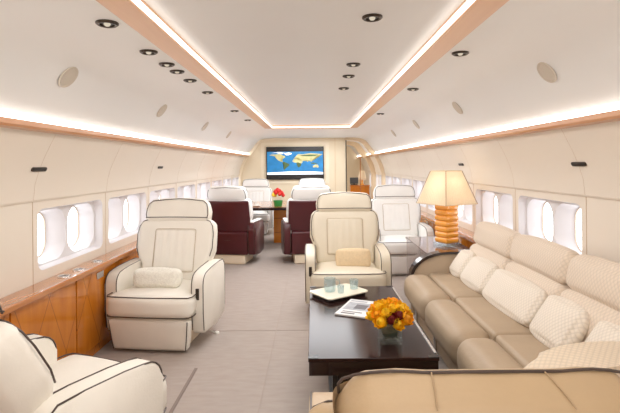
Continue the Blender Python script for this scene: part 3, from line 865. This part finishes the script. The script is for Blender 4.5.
# ------------------------------------------------------------------ wall screen with a world map
tv = thing('wall_screen', 'flat black screen showing a world map on the far bulkhead', 'screen', (-.41, YB-.001, 1.50))
MB().box((-.70, -.05, -.40), (.70, -.001, .40), .004).build('casing', M['screenblack'], tv, smooth=False)
MB().quad((-.68, -.052, -.28), (.68, -.052, -.28), (.68, -.052, .28), (-.68, -.052, .28)).build('sea', M['ocean'], tv, smooth=False)
def mp(lon, lat): return (lon/180*.68, lat/90*.28)
def polys(name, lst, m, y):
    for L in lst:
        b = MB()
        b.bm.faces.new([b.bm.verts.new((mp(a, c)[0], y, mp(a, c)[1])) for a, c in L])
        bmesh.ops.triangulate(b.bm, faces=b.bm.faces[:])
        b.build(name, m, tv, smooth=False)
polys('continent', [
    [(-165, 62), (-150, 70), (-125, 70), (-95, 72), (-80, 62), (-65, 55), (-62, 46), (-75, 38), (-81, 27), (-90, 30), (-97, 26), (-94, 17), (-84, 12), (-80, 8), (-92, 14), (-105, 20), (-115, 30), (-124, 42), (-130, 55), (-150, 60)],
    [(-10, 36), (-2, 44), (2, 50), (8, 55), (12, 64), (25, 71), (45, 68), (70, 72), (100, 77), (140, 73), (178, 68), (165, 60), (140, 55), (130, 42), (121, 32), (110, 21), (105, 10), (100, 14), (92, 22), (80, 8), (72, 20), (58, 25), (52, 16), (44, 13), (35, 30), (28, 37), (18, 40), (8, 44), (0, 38)],
    [(-17, 15), (-10, 30), (10, 37), (32, 31), (43, 12), (51, 11), (40, -4), (20, 6), (8, 4), (-8, 5)],
    [(114, -22), (122, -18), (131, -12), (137, -15), (143, -11), (153, -27), (147, -38), (135, -33), (116, -35)],
], M['land'], -.0535)
polys('green_continent', [
    [(-80, 8), (-70, 12), (-50, 0), (-35, -8), (-42, -23), (-58, -38), (-68, -52), (-74, -48), (-71, -20), (-81, -5)],
    [(8, 4), (20, 6), (40, -4), (40, -16), (32, -28), (20, -35), (13, -18), (9, -2)],
    [(30, 60), (60, 64), (110, 66), (150, 64), (130, 54), (90, 52), (50, 55)],
    [(96, 6), (103, 2), (118, 4), (140, -4), (150, -8), (130, -8), (106, -6)],
], M['landgreen'], -.0540)
polys('ice_cap', [
    [(-180, -72), (-120, -70), (-60, -66), (-20, -72), (60, -66), (120, -66), (180, -72), (180, -89), (-180, -89)],
    [(-58, 62), (-72, 78), (-40, 84), (-20, 78), (-24, 70), (-42, 62)],
    [(-120, 74), (-90, 82), (-70, 80), (-82, 72)],
    [(-150, 80), (-110, 88), (-60, 86), (-90, 83)],
], M['ice'], -.0545)

# ------------------------------------------------------------------ forward corridor
cs = thing('console_cabinet', 'orange wood console beyond the doorway at right', 'cabinet', (1.36, 12.95, 0))
MB().box((-.28, -.2, .0), (.26, .2, .84), .005).build('body', M['cabwood'], cs, smooth=False)
MB().box((-.29, -.21, .84), (.27, .21, .87), .005).build('top', M['ledgewood'], cs, smooth=False)
MB().box((-.26, -.212, .1), (.24, -.2, .8), .004).build('door', M['cabwood'], cs, smooth=False)
mo = thing('desk_monitor', 'small dark monitor standing on the console beyond the doorway', 'monitor', (1.20, 12.92, .8705))
MB().box((-.1, -.06, 0), (.1, .06, .02), .004).build('foot', M['black'], mo, smooth=False)
MB().box((-.12, -.02, .03), (.12, .015, .21), .006).build('screen', mat('monitor_dark', (70, 72, 74), .3), mo, smooth=False)
MB().box((-.02, -.01, .015), (.02, .01, .06)).build('neck', M['black'], mo, smooth=False)
l2 = thing('table_lamp', 'small lamp with white tapered shade on the far console', 'lamp', (1.44, 12.98, .8705))
MB().lathe([(.06, 0), (.06, .02), (.02, .04), (.03, .10), (.015, .16)], seg=16).build('lamp_base', M['amber'], l2)
MB().lathe([(.13, .15), (.07, .40)], seg=20, cap=False).build('lamp_shade', M['shade'], l2)
# small white cap on the carpet by the white armchair
o = thing('floor_cap', 'tiny white cap on the carpet beside the white armchair', 'floor fitting', (-.82, 3.9, 0))
MB().lathe([(.02, 0), (.02, .012), (.012, .018), (.008, .012), (.001, .012)], seg=14, cap=False).build('cap', M['whiteplastic'], o)
MB().tube([(-.02, 0, .006), (-.04, .01, .012), (-.05, 0, .02)], .006).build('tab', M['whiteplastic'], o)

# ------------------------------------------------------------------ light
w = bpy.data.worlds.new('World'); scene.world = w; w.use_nodes = True
bg = w.node_tree.nodes['Background']; bg.inputs[0].default_value = (.93, .97, 1, 1); bg.inputs[1].default_value = 4.5
def area(loc, rot, sx, sy, e, col=(1, .975, .945)):
    l = bpy.data.lights.new('area', 'AREA'); l.shape = 'RECTANGLE'; l.size = sx; l.size_y = sy; l.energy = e; l.color = col
    o = bpy.data.objects.new('ceiling_lamp', l); C.objects.link(o); o.location = loc; o.rotation_euler = rot  # added fill light, not a cabin fixture
    return o
for y, e in ((.3, 9), (2.6, 24), (5.0, 30), (7.0, 32), (9.6, 40)):
    area((0, y, 2.09), (0, 0, 0), 1.2, 1.8, e, (1, .995, .985) if y < 4 else (.95, .975, 1))
area((0, 12.5, 2.09), (0, 0, 0), 1.0, 1.6, 50)  # added fill to brighten the corridor
area((0, -1.3, 1.1), (R(112), 0, 0), 2.6, 1.2, 30, (1, 1, 1))  # added fill behind the camera, tilted up to brighten the near ceiling
pl = bpy.data.lights.new('lamp_glow', 'POINT'); pl.energy = 1.3; pl.color = (1, .92, .82); pl.shadow_soft_size = .05
po = bpy.data.objects.new('lamp_glow', pl); C.objects.link(po); po.location = (1.415, 4.70, 1.20)

scene.view_settings.view_transform = 'Standard'
scene.view_settings.look = 'None'
scene.view_settings.exposure = 0
scene.cycles.use_denoising = True
scene.cycles.max_bounces = 8
scene.cycles.diffuse_bounces = 5
scene.cycles.transparent_max_bounces = 12
scene.cycles.sample_clamp_indirect = 8

# nudge the coffee table group a little toward the aisle
for o in C.objects:
    if o.parent is None and o.name.split('.')[0] in ('coffee_table', 'serving_tray', 'glass_pitcher', 'drinking_glass', 'magazine') or o.name == 'flower_vase':
        o.location.x -= .015
